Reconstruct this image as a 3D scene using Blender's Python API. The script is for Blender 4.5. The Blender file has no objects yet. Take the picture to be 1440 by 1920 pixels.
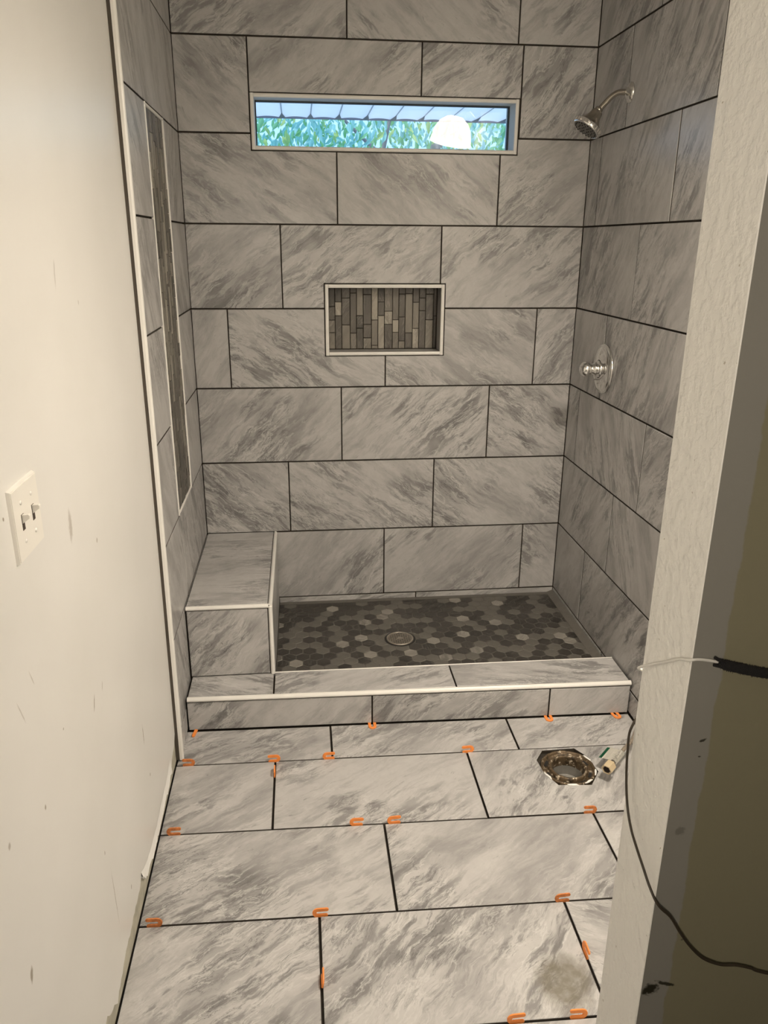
import bpy, bmesh, math, random
from mathutils import Vector, Matrix, noise
random.seed(7)
SC = bpy.context.scene
COL = SC.collection

# ------------------------------------------------------------------ camera
cam_d = bpy.data.cameras.new('camera')
cam_d.sensor_fit = 'VERTICAL'; cam_d.sensor_height = 36.0
cam_d.lens = 36.0 * 1453.087 / 1920.0
cam_d.clip_start = 0.02; cam_d.clip_end = 200
cam = bpy.data.objects.new('camera', cam_d); COL.objects.link(cam)
cam.location = (0.41489, -3.12955, 1.55995)
cam.rotation_euler = (1.236548, -0.006109, -0.105086)
SC.camera = cam

# ------------------------------------------------------------------ world, sun, exposure
world = bpy.data.worlds.new('world'); SC.world = world; world.use_nodes = True
bg = world.node_tree.nodes['Background']
bg.inputs[0].default_value = (0.34, 0.62, 1.0, 1); bg.inputs[1].default_value = 1.75
sun_d = bpy.data.lights.new('sun', 'SUN'); sun_d.energy = 2.2; sun_d.angle = 0.01; sun_d.color = (1.0, 0.98, 0.93)
sun = bpy.data.objects.new('sun', sun_d); COL.objects.link(sun)
sun.rotation_euler = Vector((0.35, 0.75, -1.0)).to_track_quat('-Z', 'Y').to_euler()
SC.view_settings.view_transform = 'Standard'; SC.view_settings.look = 'None'
SC.view_settings.gamma = 1.0; SC.view_settings.use_curve_mapping = False
SC.view_settings.exposure = 0.0
LAMP_STRENGTH = 325.0
SHADE_STRENGTH = 12.0
OUTER_STRENGTH = 215.0
LAMP_COLOR = (1.0, 0.89, 0.745)

# ------------------------------------------------------------------ dimensions
W = 1.5287; P = 0.308; CEIL = 2.50
def ZL(k): return 0.0836 + (7 - k) * P
XP = 0.893; YP0 = -2.315; YP1 = -2.19

# ------------------------------------------------------------------ node helpers
class NT:
    def __init__(s, name):
        s.m = bpy.data.materials.new(name); s.m.use_nodes = True
        s.t = s.m.node_tree; s.b = s.t.nodes['Principled BSDF']
    def n(s, typ, **kw):
        x = s.t.nodes.new(typ)
        for k, v in kw.items(): setattr(x, k, v)
        return x
    def put(s, sock, v):
        if hasattr(v, 'node'): s.t.links.new(v, sock)
        elif v is not None: sock.default_value = v
    def math(s, op, a, b=None, clamp=False):
        x = s.n('ShaderNodeMath', operation=op, use_clamp=clamp); s.put(x.inputs[0], a)
        if b is not None: s.put(x.inputs[1], b)
        return x.outputs[0]
    def vm(s, op, a, b=None):
        x = s.n('ShaderNodeVectorMath', operation=op); s.put(x.inputs[0], a)
        if b is not None: s.put(x.inputs[1], b)
        return x.outputs[1] if op in ('LENGTH', 'DISTANCE') else x.outputs[0]
    def noise(s, vec, scale, detail=4, rough=0.5, dist=0.0, color=False):
        x = s.n('ShaderNodeTexNoise'); s.put(x.inputs['Vector'], vec)
        x.inputs['Scale'].default_value = scale; x.inputs['Detail'].default_value = detail
        x.inputs['Roughness'].default_value = rough; x.inputs['Distortion'].default_value = dist
        return x.outputs['Color'] if color else x.outputs['Fac']
    def ramp(s, fac, *stops):
        x = s.n('ShaderNodeValToRGB'); s.put(x.inputs[0], fac); e = x.color_ramp.elements
        while len(e) < len(stops): e.new(0.5)
        for i, (p, c) in enumerate(stops):
            e[i].position = p; e[i].color = (c, c, c, 1) if isinstance(c, (int, float)) else (*c, 1)
        return x.outputs[0]
    def mix(s, fac, a, b, mode='MIX'):
        x = s.n('ShaderNodeMix', data_type='RGBA', blend_type=mode)
        s.put(x.inputs[0], fac)
        for i, v in ((6, a), (7, b)):
            if isinstance(v, tuple): v = (*v[:3], 1)
            s.put(x.inputs[i], v)
        return x.outputs[2]
    def obj(s): return s.n('ShaderNodeTexCoord').outputs['Object']
    def attr(s, name):
        return s.n('ShaderNodeAttribute', attribute_type='OBJECT', attribute_name=name).outputs['Fac']
    def base(s, v):
        if isinstance(v, tuple): v = (*v[:3], 1)
        s.put(s.b.inputs['Base Color'], v)
    def rough(s, v): s.put(s.b.inputs['Roughness'], v)
    def bump(s, h, strength=0.3, dist=0.002):
        x = s.n('ShaderNodeBump'); s.put(x.inputs['Height'], h)
        x.inputs['Strength'].default_value = strength; x.inputs['Distance'].default_value = dist
        s.t.links.new(x.outputs[0], s.b.inputs['Normal'])

def plain(name, col, rough=0.5, metal=0.0, var=0.0, vscale=20.0, bump=0.0, bscale=60.0):
    N = NT(name); N.rough(rough); N.b.inputs['Metallic'].default_value = metal
    if var:
        f = N.noise(N.obj(), vscale, 5, 0.6)
        f = N.ramp(f, (0.3, 1 - var), (0.7, 1 + var))
        N.base(N.mix(1.0, (*col,), f, 'MULTIPLY'))
    else: N.base(col)
    if bump: N.bump(N.noise(N.obj(), bscale, 4, 0.6), bump, 0.002)
    return N.m

def marble(name, light, mid, dark, white, rough=0.3, stain=None):
    """printed stone porcelain: streaks run along the object's own 'vein_angle', shifted by its 'vein_seed'"""
    N = NT(name); o = N.obj()
    seed = N.attr('vein_seed'); ang = N.attr('vein_angle')
    rot = N.n('ShaderNodeVectorRotate', rotation_type='Z_AXIS')
    N.put(rot.inputs['Vector'], o); N.put(rot.inputs['Angle'], N.math('MULTIPLY', ang, -1.0))
    cmb = N.n('ShaderNodeCombineXYZ')
    N.put(cmb.inputs[0], seed); N.put(cmb.inputs[1], N.math('MULTIPLY', seed, 1.7)); N.put(cmb.inputs[2], N.math('MULTIPLY', seed, 0.6))
    p = N.vm('MULTIPLY', N.vm('ADD', rot.outputs[0], cmb.outputs[0]), (1.22, 1.22, 1.22))
    w1 = N.vm('SUBTRACT', N.noise(p, 4.0, 3, 0.55, color=True), (0.5, 0.5, 0.5))
    p1 = N.vm('ADD', p, N.vm('MULTIPLY', w1, (0.16, 0.085, 0.0)))
    w2 = N.vm('SUBTRACT', N.noise(p, 22.0, 3, 0.6, color=True), (0.5, 0.5, 0.5))
    p2 = N.vm('ADD', p1, N.vm('MULTIPLY', w2, (0.03, 0.012, 0.0)))
    den = N.attr('vein_density')
    cl = N.math('ADD', N.noise(p, 2.3, 3, 0.55), den)
    big = N.math('ADD', N.noise(N.vm('MULTIPLY', p2, (1.7, 5.5, 1.0)), 1.4, 7, 0.66), den)
    streak = N.noise(N.vm('MULTIPLY', p2, (2.4, 12.0, 1.0)), 1.9, 10, 0.70)
    patch = N.noise(N.vm('MULTIPLY', p2, (2.6, 9.5, 1.0)), 1.35, 9, 0.68)
    fine = N.noise(N.vm('MULTIPLY', p2, (6.0, 26.0, 1.0)), 3.4, 8, 0.68)
    c = N.mix(N.ramp(big, (0.46, 0.0), (0.64, 1.0)), light, mid)
    c = N.mix(N.ramp(N.noise(p2, 30.0, 6, 0.7), (0.40, 0.0), (0.70, 0.25)), c, mid)
    m1 = N.math('MULTIPLY', N.ramp(patch, (0.545, 0.0), (0.600, 1.0)), N.ramp(cl, (0.42, 0.0), (0.52, 1.0)))
    c = N.mix(N.math('MULTIPLY', m1, 0.70), c, dark)
    m2 = N.math('MULTIPLY', N.ramp(streak, (0.50, 0.0), (0.585, 1.0)), N.ramp(cl, (0.42, 0.2), (0.58, 0.85)))
    c = N.mix(N.math('MULTIPLY', m2, 0.8), c, dark)
    # pale ridges beside the streaks
    rg = N.math('ABSOLUTE', N.math('SUBTRACT', N.noise(N.vm('MULTIPLY', p2, (1.5, 6.5, 1.0)), 1.9, 7, 0.66), 0.5))
    m3 = N.math('MULTIPLY', N.ramp(rg, (0.0, 1.0), (0.022, 0.0)), N.ramp(cl, (0.40, 0.15), (0.58, 0.9)))
    c = N.mix(N.math('MULTIPLY', m3, 0.75), c, white)
    c = N.mix(N.ramp(fine, (0.62, 0.0), (0.69, 0.55)), c, dark)
    c = N.mix(N.ramp(fine, (0.27, 0.5), (0.38, 0.0)), c, white)
    # dark cracks and specks
    rk = N.math('ABSOLUTE', N.math('SUBTRACT', N.noise(N.vm('MULTIPLY', p2, (2.2, 11.0, 1.0)), 1.5, 8, 0.72), 0.53))
    m4 = N.math('MULTIPLY', N.ramp(rk, (0.0, 1.0), (0.011, 0.0)), N.ramp(cl, (0.50, 0.0), (0.60, 0.9)))
    c = N.mix(m4, c, tuple(x * 0.5 for x in dark))
    if stain:
        sx, sy, sr = stain
        d = N.vm('SUBTRACT', o, (sx, sy, 0.0))
        q = N.vm('SUBTRACT', N.noise(o, 26.0, 3, 0.6, color=True), (0.5, 0.5, 0.5))
        d = N.vm('ADD', d, N.vm('MULTIPLY', q, (0.05, 0.05, 0.0)))
        L = N.vm('LENGTH', N.vm('MULTIPLY', d, (1.0 / sr, 0.9 / sr, 0.0)))
        f = N.ramp(L, (0.55, 0.85), (1.05, 0.0))
        f = N.math('MULTIPLY', f, N.ramp(N.noise(o, 40.0, 4, 0.6), (0.3, 0.6), (0.6, 1.0)))
        c = N.mix(f, c, (0.165, 0.147, 0.11))
    N.base(c); N.rough(rough)
    return N.m

def marks(N, base, lst, col):
    """scuffs with a shape of their own: (y, z, half width, half length, lean, strength)"""
    o = N.obj(); c = base
    for (y, z, a, b, lean, st) in lst:
        d = N.vm('SUBTRACT', o, (0.0, y, z))
        r = N.n('ShaderNodeVectorRotate', rotation_type='X_AXIS'); N.put(r.inputs['Vector'], d); r.inputs['Angle'].default_value = lean
        q = N.vm('SUBTRACT', N.noise(o, 60.0, 3, 0.6, color=True), (0.5, 0.5, 0.5))
        d2 = N.vm('ADD', N.vm('MULTIPLY', r.outputs[0], (0.0, 1.0 / a, 1.0 / b)), N.vm('MULTIPLY', q, (0.0, 1.6, 0.5)))
        f = N.ramp(N.vm('LENGTH', d2), (0.5, st), (1.0, 0.0))
        c = N.mix(f, c, col)
    return c

# ------------------------------------------------------------------ materials
M = {}
TL, TM, TD, TW = (0.495, 0.482, 0.470), (0.325, 0.316, 0.309), (0.160, 0.154, 0.152), (0.62, 0.61, 0.59)
M['tile'] = marble('stone_look_porcelain', TL, TM, TD, TW, 0.33)
M['tile_stained'] = marble('stone_look_porcelain_splashed', TL, TM, TD, TW, 0.33, stain=(0.235, -0.075, 0.075))
M['tile_edge'] = plain('mortar_smeared_edge', (0.075, 0.062, 0.048), 0.9)
M['hex_dark'] = marble('hex_charcoal', (0.046, 0.040, 0.034), (0.033, 0.029, 0.025), (0.016, 0.014, 0.012), (0.13, 0.12, 0.105), 0.42)
M['hex_mid'] = plain('hex_grey', (0.122, 0.113, 0.098), 0.5, var=0.12, vscale=30)
M['hex_light'] = marble('hex_pale', (0.27, 0.25, 0.22), (0.20, 0.187, 0.166), (0.11, 0.102, 0.09), (0.37, 0.35, 0.31), 0.42)
M['grout'] = plain('mosaic_grout', (0.115, 0.107, 0.092), 0.85, var=0.15, vscale=50)
M['mortar'] = plain('dark_joint_mortar', (0.040, 0.030, 0.020), 0.9, var=0.3, vscale=30)
M['st_dark'] = marble('stick_dark', (0.12, 0.108, 0.092), (0.085, 0.077, 0.066), (0.06, 0.055, 0.048), (0.22, 0.2, 0.18), 0.45)
M['st_mid'] = marble('stick_mid', (0.22, 0.20, 0.167), (0.18, 0.163, 0.138), (0.14, 0.125, 0.105), (0.32, 0.3, 0.26), 0.45)
M['st_light'] = marble('stick_light', (0.37, 0.34, 0.285), (0.31, 0.285, 0.24), (0.24, 0.22, 0.19), (0.5, 0.46, 0.4), 0.45)
M['trim'] = plain('white_edge_trim', (0.80, 0.78, 0.74), 0.35)
M['chrome'] = plain('chrome', (0.78, 0.77, 0.75), 0.12, 1.0)
M['nickel'] = plain('brushed_nickel', (0.46, 0.42, 0.36), 0.26, 1.0)
M['black'] = plain('black_rubber', (0.015, 0.014, 0.013), 0.6)
M['orange'] = plain('orange_plastic', (0.90, 0.285, 0.06), 0.45, var=0.10, vscale=60)
M['orange_dirty'] = plain('orange_plastic_dirty', (0.62, 0.205, 0.055), 0.55, var=0.40, vscale=70)
M['switch'] = plain('white_switch_plastic', (0.83, 0.80, 0.74), 0.3)
M['slot'] = plain('dark_slot', (0.05, 0.035, 0.025), 0.8)
M['steel'] = plain('drain_steel', (0.42, 0.38, 0.33), 0.4, 0.85)
M['paint'] = None
N = NT('white_wall_paint')
SCUFF = [(-1.766, 1.075, .011, .036, .12, .5), (-1.411, .379, .0030, .033, .02, .95), (-2.228, .528, .006, .016, .2, .85),
         (-1.80, .245, .0022, .085, -.05, .65), (-1.766, .702, .004, .02, .45, .8), (-2.079, .710, .004, .006, 0, .8),
         (-2.221, .762, .006, .007, .3, .6), (-1.827, .386, .003, .006, 0, .9), (-2.109, .906, .002, .03, -.4, .4),
         (-1.608, .987, .005, .007, 0, .6), (-1.3855, .237, .004, .006, 0, .9), (-1.676, .1485, .004, .007, .3, .85),
         (-2.05, .929, .002, .02, -.4, .4), (-2.059, 1.193, .004, .004, 0, .9), (-1.95, .769, .003, .003, 0, .7),
         (-1.666, 1.513, .004, .03, .2, .35), (-1.535, 1.455, .003, .006, 0, .5), (-1.70, .70, .003, .012, .4, .5)]
pw = N.mix(N.ramp(N.noise(N.obj(), 3.0, 3, 0.5), (0.3, 0.0), (0.7, 1.0)), (0.745, 0.73, 0.695), (0.785, 0.77, 0.74))
SCUFF = [(y_ + .018, z_ - .008, a_, b_, l_, s_) for y_, z_, a_, b_, l_, s_ in SCUFF]
N.base(marks(N, pw, SCUFF, (0.22, 0.17, 0.11))); N.rough(0.34)
N.bump(N.noise(N.obj(), 35.0, 4, 0.55), 0.12, 0.002); M['paint'] = N.m
N = NT('textured_wall_paint')
N.base(marks(N, (0.82, 0.805, 0.76), [], (0, 0, 0))); N.rough(0.38)
tn = N.noise(N.vm('MULTIPLY', N.obj(), (1.0, 1.0, 1.0)), 55.0, 4, 0.55)
N.bump(N.ramp(tn, (0.42, 0.0), (0.62, 1.0)), 0.35, 0.003)
sp = N.ramp(N.noise(N.obj(), 95.0, 2, 0.5), (0.735, 0.0), (0.77, 0.8))
N.base(N.mix(sp, (0.82, 0.805, 0.76), (0.35, 0.3, 0.22))); M['paint_tex'] = N.m
# outside face of the partition: grey primer beside the corner, olive paint beyond a wandering edge
N = NT('half_painted_wall')
o = N.obj(); sx = N.n('ShaderNodeSeparateXYZ'); N.put(sx.inputs[0], o)
wv = N.math('MULTIPLY', N.math('SUBTRACT', N.noise(o, 9.0, 5, 0.65), 0.5), 0.022)
edge = N.math('ADD', sx.outputs[0], wv)
f = N.ramp(N.math('MULTIPLY', N.math('SUBTRACT', edge, 0.9345), 400.0), (0.0, 0.0), (1.0, 1.0))
c = N.mix(f, (0.285, 0.273, 0.242), (0.25, 0.23, 0.152))
for (mx, mz, a, b, an, st) in [(0.9075, 0.506, .0155, .0125, 0, 1.0), (0.930, 0.516, .017, .0042, -.35, .95), (0.926, 0.945, .006, .0025, .5, .9), (0.925, .92, .003, .0015, 0, .9), (0.945, .60, .003, .002, .6, .6), (0.915, .80, .008, .008, 0, .35)]:
    d = N.vm('SUBTRACT', o, (mx, 0.0, mz))
    r = N.n('ShaderNodeVectorRotate', rotation_type='Y_AXIS'); N.put(r.inputs['Vector'], d); r.inputs['Angle'].default_value = an
    q = N.vm('SUBTRACT', N.noise(o, 120.0, 3, 0.6, color=True), (0.5, 0.5, 0.5))
    d2 = N.vm('ADD', N.vm('MULTIPLY', r.outputs[0], (1 / a, 0.0, 1 / b)), N.vm('MULTIPLY', q, (1.6, 0.0, 1.6)))
    c = N.mix(N.ramp(N.vm('LENGTH', d2), (0.6, st), (1.05, 0.0)), c, (0.025, 0.022, 0.012))
N.base(c); N.rough(0.55); N.bump(N.noise(o, 60.0, 4, 0.6), 0.2, 0.002); M['half_paint'] = N.m
M['olive'] = plain('olive_wall_paint', (0.18, 0.166, 0.115), 0.6, var=0.05)
M['ceil'] = plain('ceiling_paint', (0.50, 0.48, 0.45), 0.9)
M['board'] = plain('bare_wallboard', (0.44, 0.42, 0.34), 0.85, var=0.25, vscale=25)
M['plaster'] = plain('torn_paint_edge', (0.86, 0.85, 0.82), 0.7)
M['subfloor'] = plain('subfloor', (0.035, 0.028, 0.020), 0.9, var=0.3)

# ------------------------------------------------------------------ mesh helpers
def link(name, me, mats=None, parent=None, mw=None, **props):
    o = bpy.data.objects.new(name, me); COL.objects.link(o)
    if me is not None and mats is not None:
        if not isinstance(mats, (list, tuple)): mats = [mats]
        if len(me.materials) == 0:
            for m in mats: me.materials.append(m)
    if parent is not None:
        o.parent = parent
        if mw is None: o.matrix_parent_inverse = MW(parent).inverted()
    if mw is not None:
        if parent is not None: o.matrix_basis = MW(parent).inverted() @ mw
        else: o.matrix_world = mw; o.matrix_basis = mw
    for k, v in props.items(): o[k] = v
    return o
def MW(o):
    m = o.matrix_parent_inverse @ o.matrix_basis if o.parent else o.matrix_basis.copy()
    return MW(o.parent) @ m if o.parent else m
def thing(name, label, cat, loc=(0, 0, 0), group=None, rot=None):
    o = bpy.data.objects.new(name, None); COL.objects.link(o); o.empty_display_size = 0.05
    m = Matrix.Translation(loc)
    if rot is not None: m = m @ rot
    o.matrix_basis = m; o['label'] = label; o['category'] = cat
    if group: o['group'] = group
    return o
def fin(bm, name, smooth=False, recalc=True):
    if recalc: bmesh.ops.recalc_face_normals(bm, faces=bm.faces)
    me = bpy.data.meshes.new(name); bm.to_mesh(me); bm.free()
    if smooth:
        for p in me.polygons: p.use_smooth = True
    return me
def box_bm(bm, x0, x1, y0, y1, z0, z1, mi=0):
    v = [bm.verts.new((x, y, z)) for x in (x0, x1) for y in (y0, y1) for z in (z0, z1)]
    for q in ((0, 1, 3, 2), (4, 6, 7, 5), (0, 4, 5, 1), (2, 3, 7, 6), (0, 2, 6, 4), (1, 5, 7, 3)):
        f = bm.faces.new([v[i] for i in q]); f.material_index = mi
    return v
def box(name, x0, x1, y0, y1, z0, z1, mat, parent=None, bev=0.0, seg=1, **props):
    bm = bmesh.new(); box_bm(bm, x0, x1, y0, y1, z0, z1)
    if bev: bmesh.ops.bevel(bm, geom=bm.edges[:], offset=bev, segments=seg, affect='EDGES', profile=0.5)
    return link(name, fin(bm, name, seg > 1), mat, parent, **props)
def cells(us, vs, keep):
    """grid of cells; returns verts list and faces for cells kept"""
    vid = {}; verts = []; faces = []
    def V(i, j):
        if (i, j) not in vid: vid[(i, j)] = len(verts); verts.append((us[i], vs[j]))
        return vid[(i, j)]
    for i in range(len(us) - 1):
        for j in range(len(vs) - 1):
            if keep(0.5 * (us[i] + us[i + 1]), 0.5 * (vs[j] + vs[j + 1])):
                faces.append((V(i, j), V(i + 1, j), V(i + 1, j + 1), V(i, j + 1)))
    return verts, faces
def slab(verts, faces, t, bev=0.0012):
    """flat polygons -> plate with its face at w=0 and its back at w=-t, front edges eased"""
    bm = bmesh.new(); vs = [bm.verts.new((u, v, 0)) for u, v in verts]
    for f in faces: bm.faces.new([vs[i] for i in f])
    bmesh.ops.recalc_face_normals(bm, faces=bm.faces)
    for f in bm.faces:
        if f.normal.z < 0: f.normal_flip()
    front = bm.faces[:]
    bd = [e for e in bm.edges if len(e.link_faces) == 1]
    r = bmesh.ops.extrude_edge_only(bm, edges=bd)
    for v in [g for g in r['geom'] if isinstance(g, bmesh.types.BMVert)]: v.co.z = -t
    if bev:
        eb = [e for e in bm.edges if len(e.link_faces) == 2 and sum(f in front for f in e.link_faces) == 1]
        bmesh.ops.bevel(bm, geom=eb, offset=bev, segments=1, affect='EDGES')
    for f in bm.faces:
        if abs(f.normal.z) < 0.5: f.material_index = 1
    return bm
seedc = [0]
def tile(parent, verts, faces, frame, t=0.009, ang=38, mat='tile', name='tile', bev=0.0012, jit=0.0006):
    """a tile of its own: frame = (origin, u axis, v axis, normal)"""
    cu = sum(v[0] for v in verts) / len(verts); cv = sum(v[1] for v in verts) / len(verts)
    o, ua, va, na = [Vector(q) for q in frame]
    bm = slab([(u - cu, v - cv) for u, v in verts], faces, t, bev)
    me = fin(bm, name, recalc=False)
    c = o + ua * cu + va * cv + na * random.uniform(-jit, jit)
    mw = Matrix(((ua.x, va.x, na.x, c.x), (ua.y, va.y, na.y, c.y), (ua.z, va.z, na.z, c.z), (0, 0, 0, 1)))
    seedc[0] += 1
    return link(name, me, [M[mat], M['tile_edge'] if mat.startswith('tile') else M[mat]], parent, mw,
                vein_seed=seedc[0] * 3.17, vein_angle=math.radians(ang + random.uniform(-7, 7)), vein_density=random.uniform(-.03, .035))
def rect(u0, u1, v0, v1): return [(u0, v0), (u1, v0), (u1, v1), (u0, v1)], [(0, 1, 2, 3)]
def rect_minus(u0, u1, v0, v1, holes):
    us = {u0, u1}; vs = {v0, v1}
    for (a, b, c, d) in holes:
        us |= {x for x in (a, b) if u0 < x < u1}; vs |= {x for x in (c, d) if v0 < x < v1}
    return cells(sorted(us), sorted(vs), lambda u, v: not any(a < u < b and c < v < d for a, b, c, d in holes))
def lathe_bm(bm, prof, seg=32, mat=None, mi=0, cap0=False, cap1=False):
    rings = []
    for r, h in prof:
        ring = []
        for k in range(seg):
            a = 2 * math.pi * k / seg; p = Vector((r * math.cos(a), r * math.sin(a), h))
            ring.append(bm.verts.new(mat @ p if mat else p))
        rings.append(ring)
    for i in range(len(rings) - 1):
        for k in range(seg):
            f = bm.faces.new((rings[i][k], rings[i][(k + 1) % seg], rings[i + 1][(k + 1) % seg], rings[i + 1][k])); f.material_index = mi
    if cap0: bm.faces.new(rings[0][::-1]).material_index = mi
    if cap1: bm.faces.new(rings[-1]).material_index = mi
def lathe(name, prof, mat, parent, frame=None, seg=32, cap0=False, cap1=False, smooth=True, **props):
    bm = bmesh.new(); lathe_bm(bm, prof, seg, frame, 0, cap0, cap1)
    return link(name, fin(bm, name, smooth), mat, parent, **props)
def axis_frame(loc, d):
    return Matrix.Translation(loc) @ Vector(d).to_track_quat('Z', 'Y').to_matrix().to_4x4()
def smooth_path(pts, n=8):
    pts = [Vector(p) for p in pts]; out = []
    for i in range(len(pts) - 1):
        p0 = pts[max(i - 1, 0)]; p1 = pts[i]; p2 = pts[i + 1]; p3 = pts[min(i + 2, len(pts) - 1)]
        for k in range(n):
            t = k / n
            out.append(0.5 * ((2 * p1) + (p2 - p0) * t + (2 * p0 - 5 * p1 + 4 * p2 - p3) * t * t + (3 * p1 - p0 - 3 * p2 + p3) * t ** 3))
    out.append(pts[-1]); return out
def tube_bm(bm, path, rad, seg=10, caps=True):
    rings = []; n = len(path); up = Vector((0, 0, 1))
    for i, p in enumerate(path):
        d = (path[min(i + 1, n - 1)] - path[max(i - 1, 0)]).normalized()
        a = d.cross(up)
        if a.length < 1e-3: a = d.cross(Vector((0, 1, 0)))
        a.normalize(); b = d.cross(a)
        r = rad(i / (n - 1)) if callable(rad) else rad
        rings.append([bm.verts.new(p + (a * math.cos(2 * math.pi * k / seg) + b * math.sin(2 * math.pi * k / seg)) * r) for k in range(seg)])
    for i in range(n - 1):
        for k in range(seg):
            bm.faces.new((rings[i][k], rings[i][(k + 1) % seg], rings[i + 1][(k + 1) % seg], rings[i + 1][k]))
    if caps: bm.faces.new(rings[0][::-1]); bm.faces.new(rings[-1])
def tube(name, pts, rad, mat, parent=None, seg=10, n=8, **props):
    bm = bmesh.new(); tube_bm(bm, smooth_path(pts, n), rad, seg)
    return link(name, fin(bm, name, True), mat, parent, **props)
def bar(name, a, b, w, h, mat, parent, nrm, r=0.3):
    """rounded trim stick from a to b, w across, h proud along nrm"""
    a = Vector(a); b = Vector(b); nrm = Vector(nrm).normalized(); d = (b - a).normalized(); s = d.cross(nrm).normalized()
    prof = [(-w / 2, 0)] + [(-w / 2 * math.cos(t), h * (0.45 + 0.55 * math.sin(t))) for t in [i * math.pi / 8 for i in range(9)]] + [(w / 2, 0)]
    bm = bmesh.new(); R = []
    for p in (a, b): R.append([bm.verts.new(p + s * u + nrm * v) for u, v in prof])
    k = len(prof)
    for i in range(k): bm.faces.new((R[0][i], R[0][(i + 1) % k], R[1][(i + 1) % k], R[1][i]))
    bm.faces.new(R[0]); bm.faces.new(R[1][::-1])
    return link(name, fin(bm, name), mat, parent)

JH = 0.0058; JV = 0.0048           # open joints on the walls, not yet grouted
TT = 0.009
# openings in the back wall
WIN = (0.2600, 1.2445, 1.8775, 2.0620)
NIC = (0.5150, 0.9865, 1.1340, 1.4070)
# ================================================================== SETTING
# ------------------------------------------------------------------ back wall
vs_, fs_ = rect_minus(-0.15, 3.6, -0.06, CEIL, [WIN, NIC])
bm = slab(vs_, fs_, 0.16, 0)
me = fin(bm, 'wall_back', recalc=False)
mw = Matrix(((1, 0, 0, 0), (0, 0, -1, TT), (0, 1, 0, 0), (0, 0, 0, 1)))
wall_back = link('wall_back', me, [M['mortar'], M['mortar']], None, mw, kind='structure')
FB = ((0, 0, 0), (1, 0, 0), (0, 0, 1), (0, -1, 0))
rows = {-1: ([0, .609, 1.2295, W], [40, -40, 42]),
        0: ([0, .2575, .8785, 1.2505, W], [-38, 38, 40, 55]),
        1: ([0, .568, 1.183, W], [-38, -36, 42]),
        2: ([0, .3515, .9685, W], [40, 42, 40]),
        3: ([0, .137, .753, 1.3665, W], [58, -36, -34, 55]),
        4: ([0, .574, 1.1865, W], [44, 42, -38]),
        5: ([0, .3512, .9632, W], [-36, -38, -42]),
        6: ([0, .14, .7526, 1.3690, W], [40, 44, 42, -40])}
for r, (xs, an) in rows.items():
    z1 = ZL(r) - JH / 2; z0 = ZL(r + 1) + JH / 2
    if r == -1: z1 = CEIL - 0.01
    g = 0.004
    for i in range(len(xs) - 1):
        u0 = xs[i] + (0.002 if i == 0 else JV / 2); u1 = xs[i + 1] - (0.002 if i == len(xs) - 2 else JV / 2)
        hs = [(a - g, b + g, c - g, d + g) for a, b, c, d in (WIN, NIC)]
        v, f = rect_minus(u0, u1, z0, z1, hs)
        tile(wall_back, v, f, FB, TT, an[i])
for (a, b) in ((.292, .895), (.8995, W - .002)):          # cut sliver above the pan
    tile(wall_back, *rect(a, b, .050, ZL(7) - JH / 2), FB, TT, 20)
# recessed niche: a part of the back wall, lined and faced with stick mosaic
nb = 0.092
niche = box('recessed_niche', NIC[0], NIC[1], nb + .006, nb + .02, NIC[2], NIC[3], M['mortar'], wall_back)
x0, x1, z0, z1 = NIC
for (n, q, fr, an) in [('floor', rect(x0 + .01, x1 - .01, .002, nb), ((0, 0, z0 + .012), (1, 0, 0), (0, 1, 0), (0, 0, 1)), 5),
                       ('top', rect(x0 + .01, x1 - .01, -nb, -.002), ((0, 0, z1 - .012), (1, 0, 0), (0, -1, 0), (0, 0, -1)), 5),
                       ('left', rect(.002, nb, z0 + .012, z1 - .012), ((x0 + .012, 0, 0), (0, 1, 0), (0, 0, 1), (1, 0, 0)), 70),
                       ('right', rect(-nb, -.002, z0 + .012, z1 - .012), ((x1 - .012, 0, 0), (0, -1, 0), (0, 0, 1), (-1, 0, 0)), 70)]:
    tile(niche, *q, fr, .011, an, name='side_tile')
cols = [('ddmm', [350, 490, 620]), ('dld', [305, 445]), ('ddm', [265, 540]), ('ddm', [215, 625]), ('mdd', [445, 575]),
        ('dddm', [230, 535, 675]), ('lmm', [490, 755]), ('ddl', [305, 445]), ('mld', [400, 535]), ('mlm', [490, 620]),
        ('dddm', [225, 460, 710]), ('dmd', [222, 625]), ('dml', [310, 580]), ('ddd', [265, 395]), ('ddm', [225, 490])]
xsn = [172, 236, 301, 383, 446, 512, 593, 657, 721, 801, 863, 926, 1001, 1065, 1129, 1208]
def nx(px): return (x0 + .016) + (px - 172) / (1240 - 172) * (x1 - x0 - .030)
def nz(py): return (z1 - .013) - (py - 150) / (790 - 150) * (z1 - z0 - .027)
FN = ((0, nb - .001, 0), (1, 0, 0), (0, 0, 1), (0, -1, 0))
tone = {'d': 'st_dark', 'm': 'st_mid', 'l': 'st_light'}
cols.append(('dd', [450]))
xsn.append(1240)
for i, (tn_, br) in enumerate(cols):
    ys = [150] + br + [790]
    for k, t_ in enumerate(tn_):
        tile(niche, *rect(nx(xsn[i]) + .0012, nx(xsn[i + 1]) - .0012, nz(ys[k + 1]) + .0012, nz(ys[k]) - .0012), FN, .006,
             random.choice((60, 80, 100)), mat=tone[t_], name='stick_tile', bev=.0008)
tw = .0135
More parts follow.
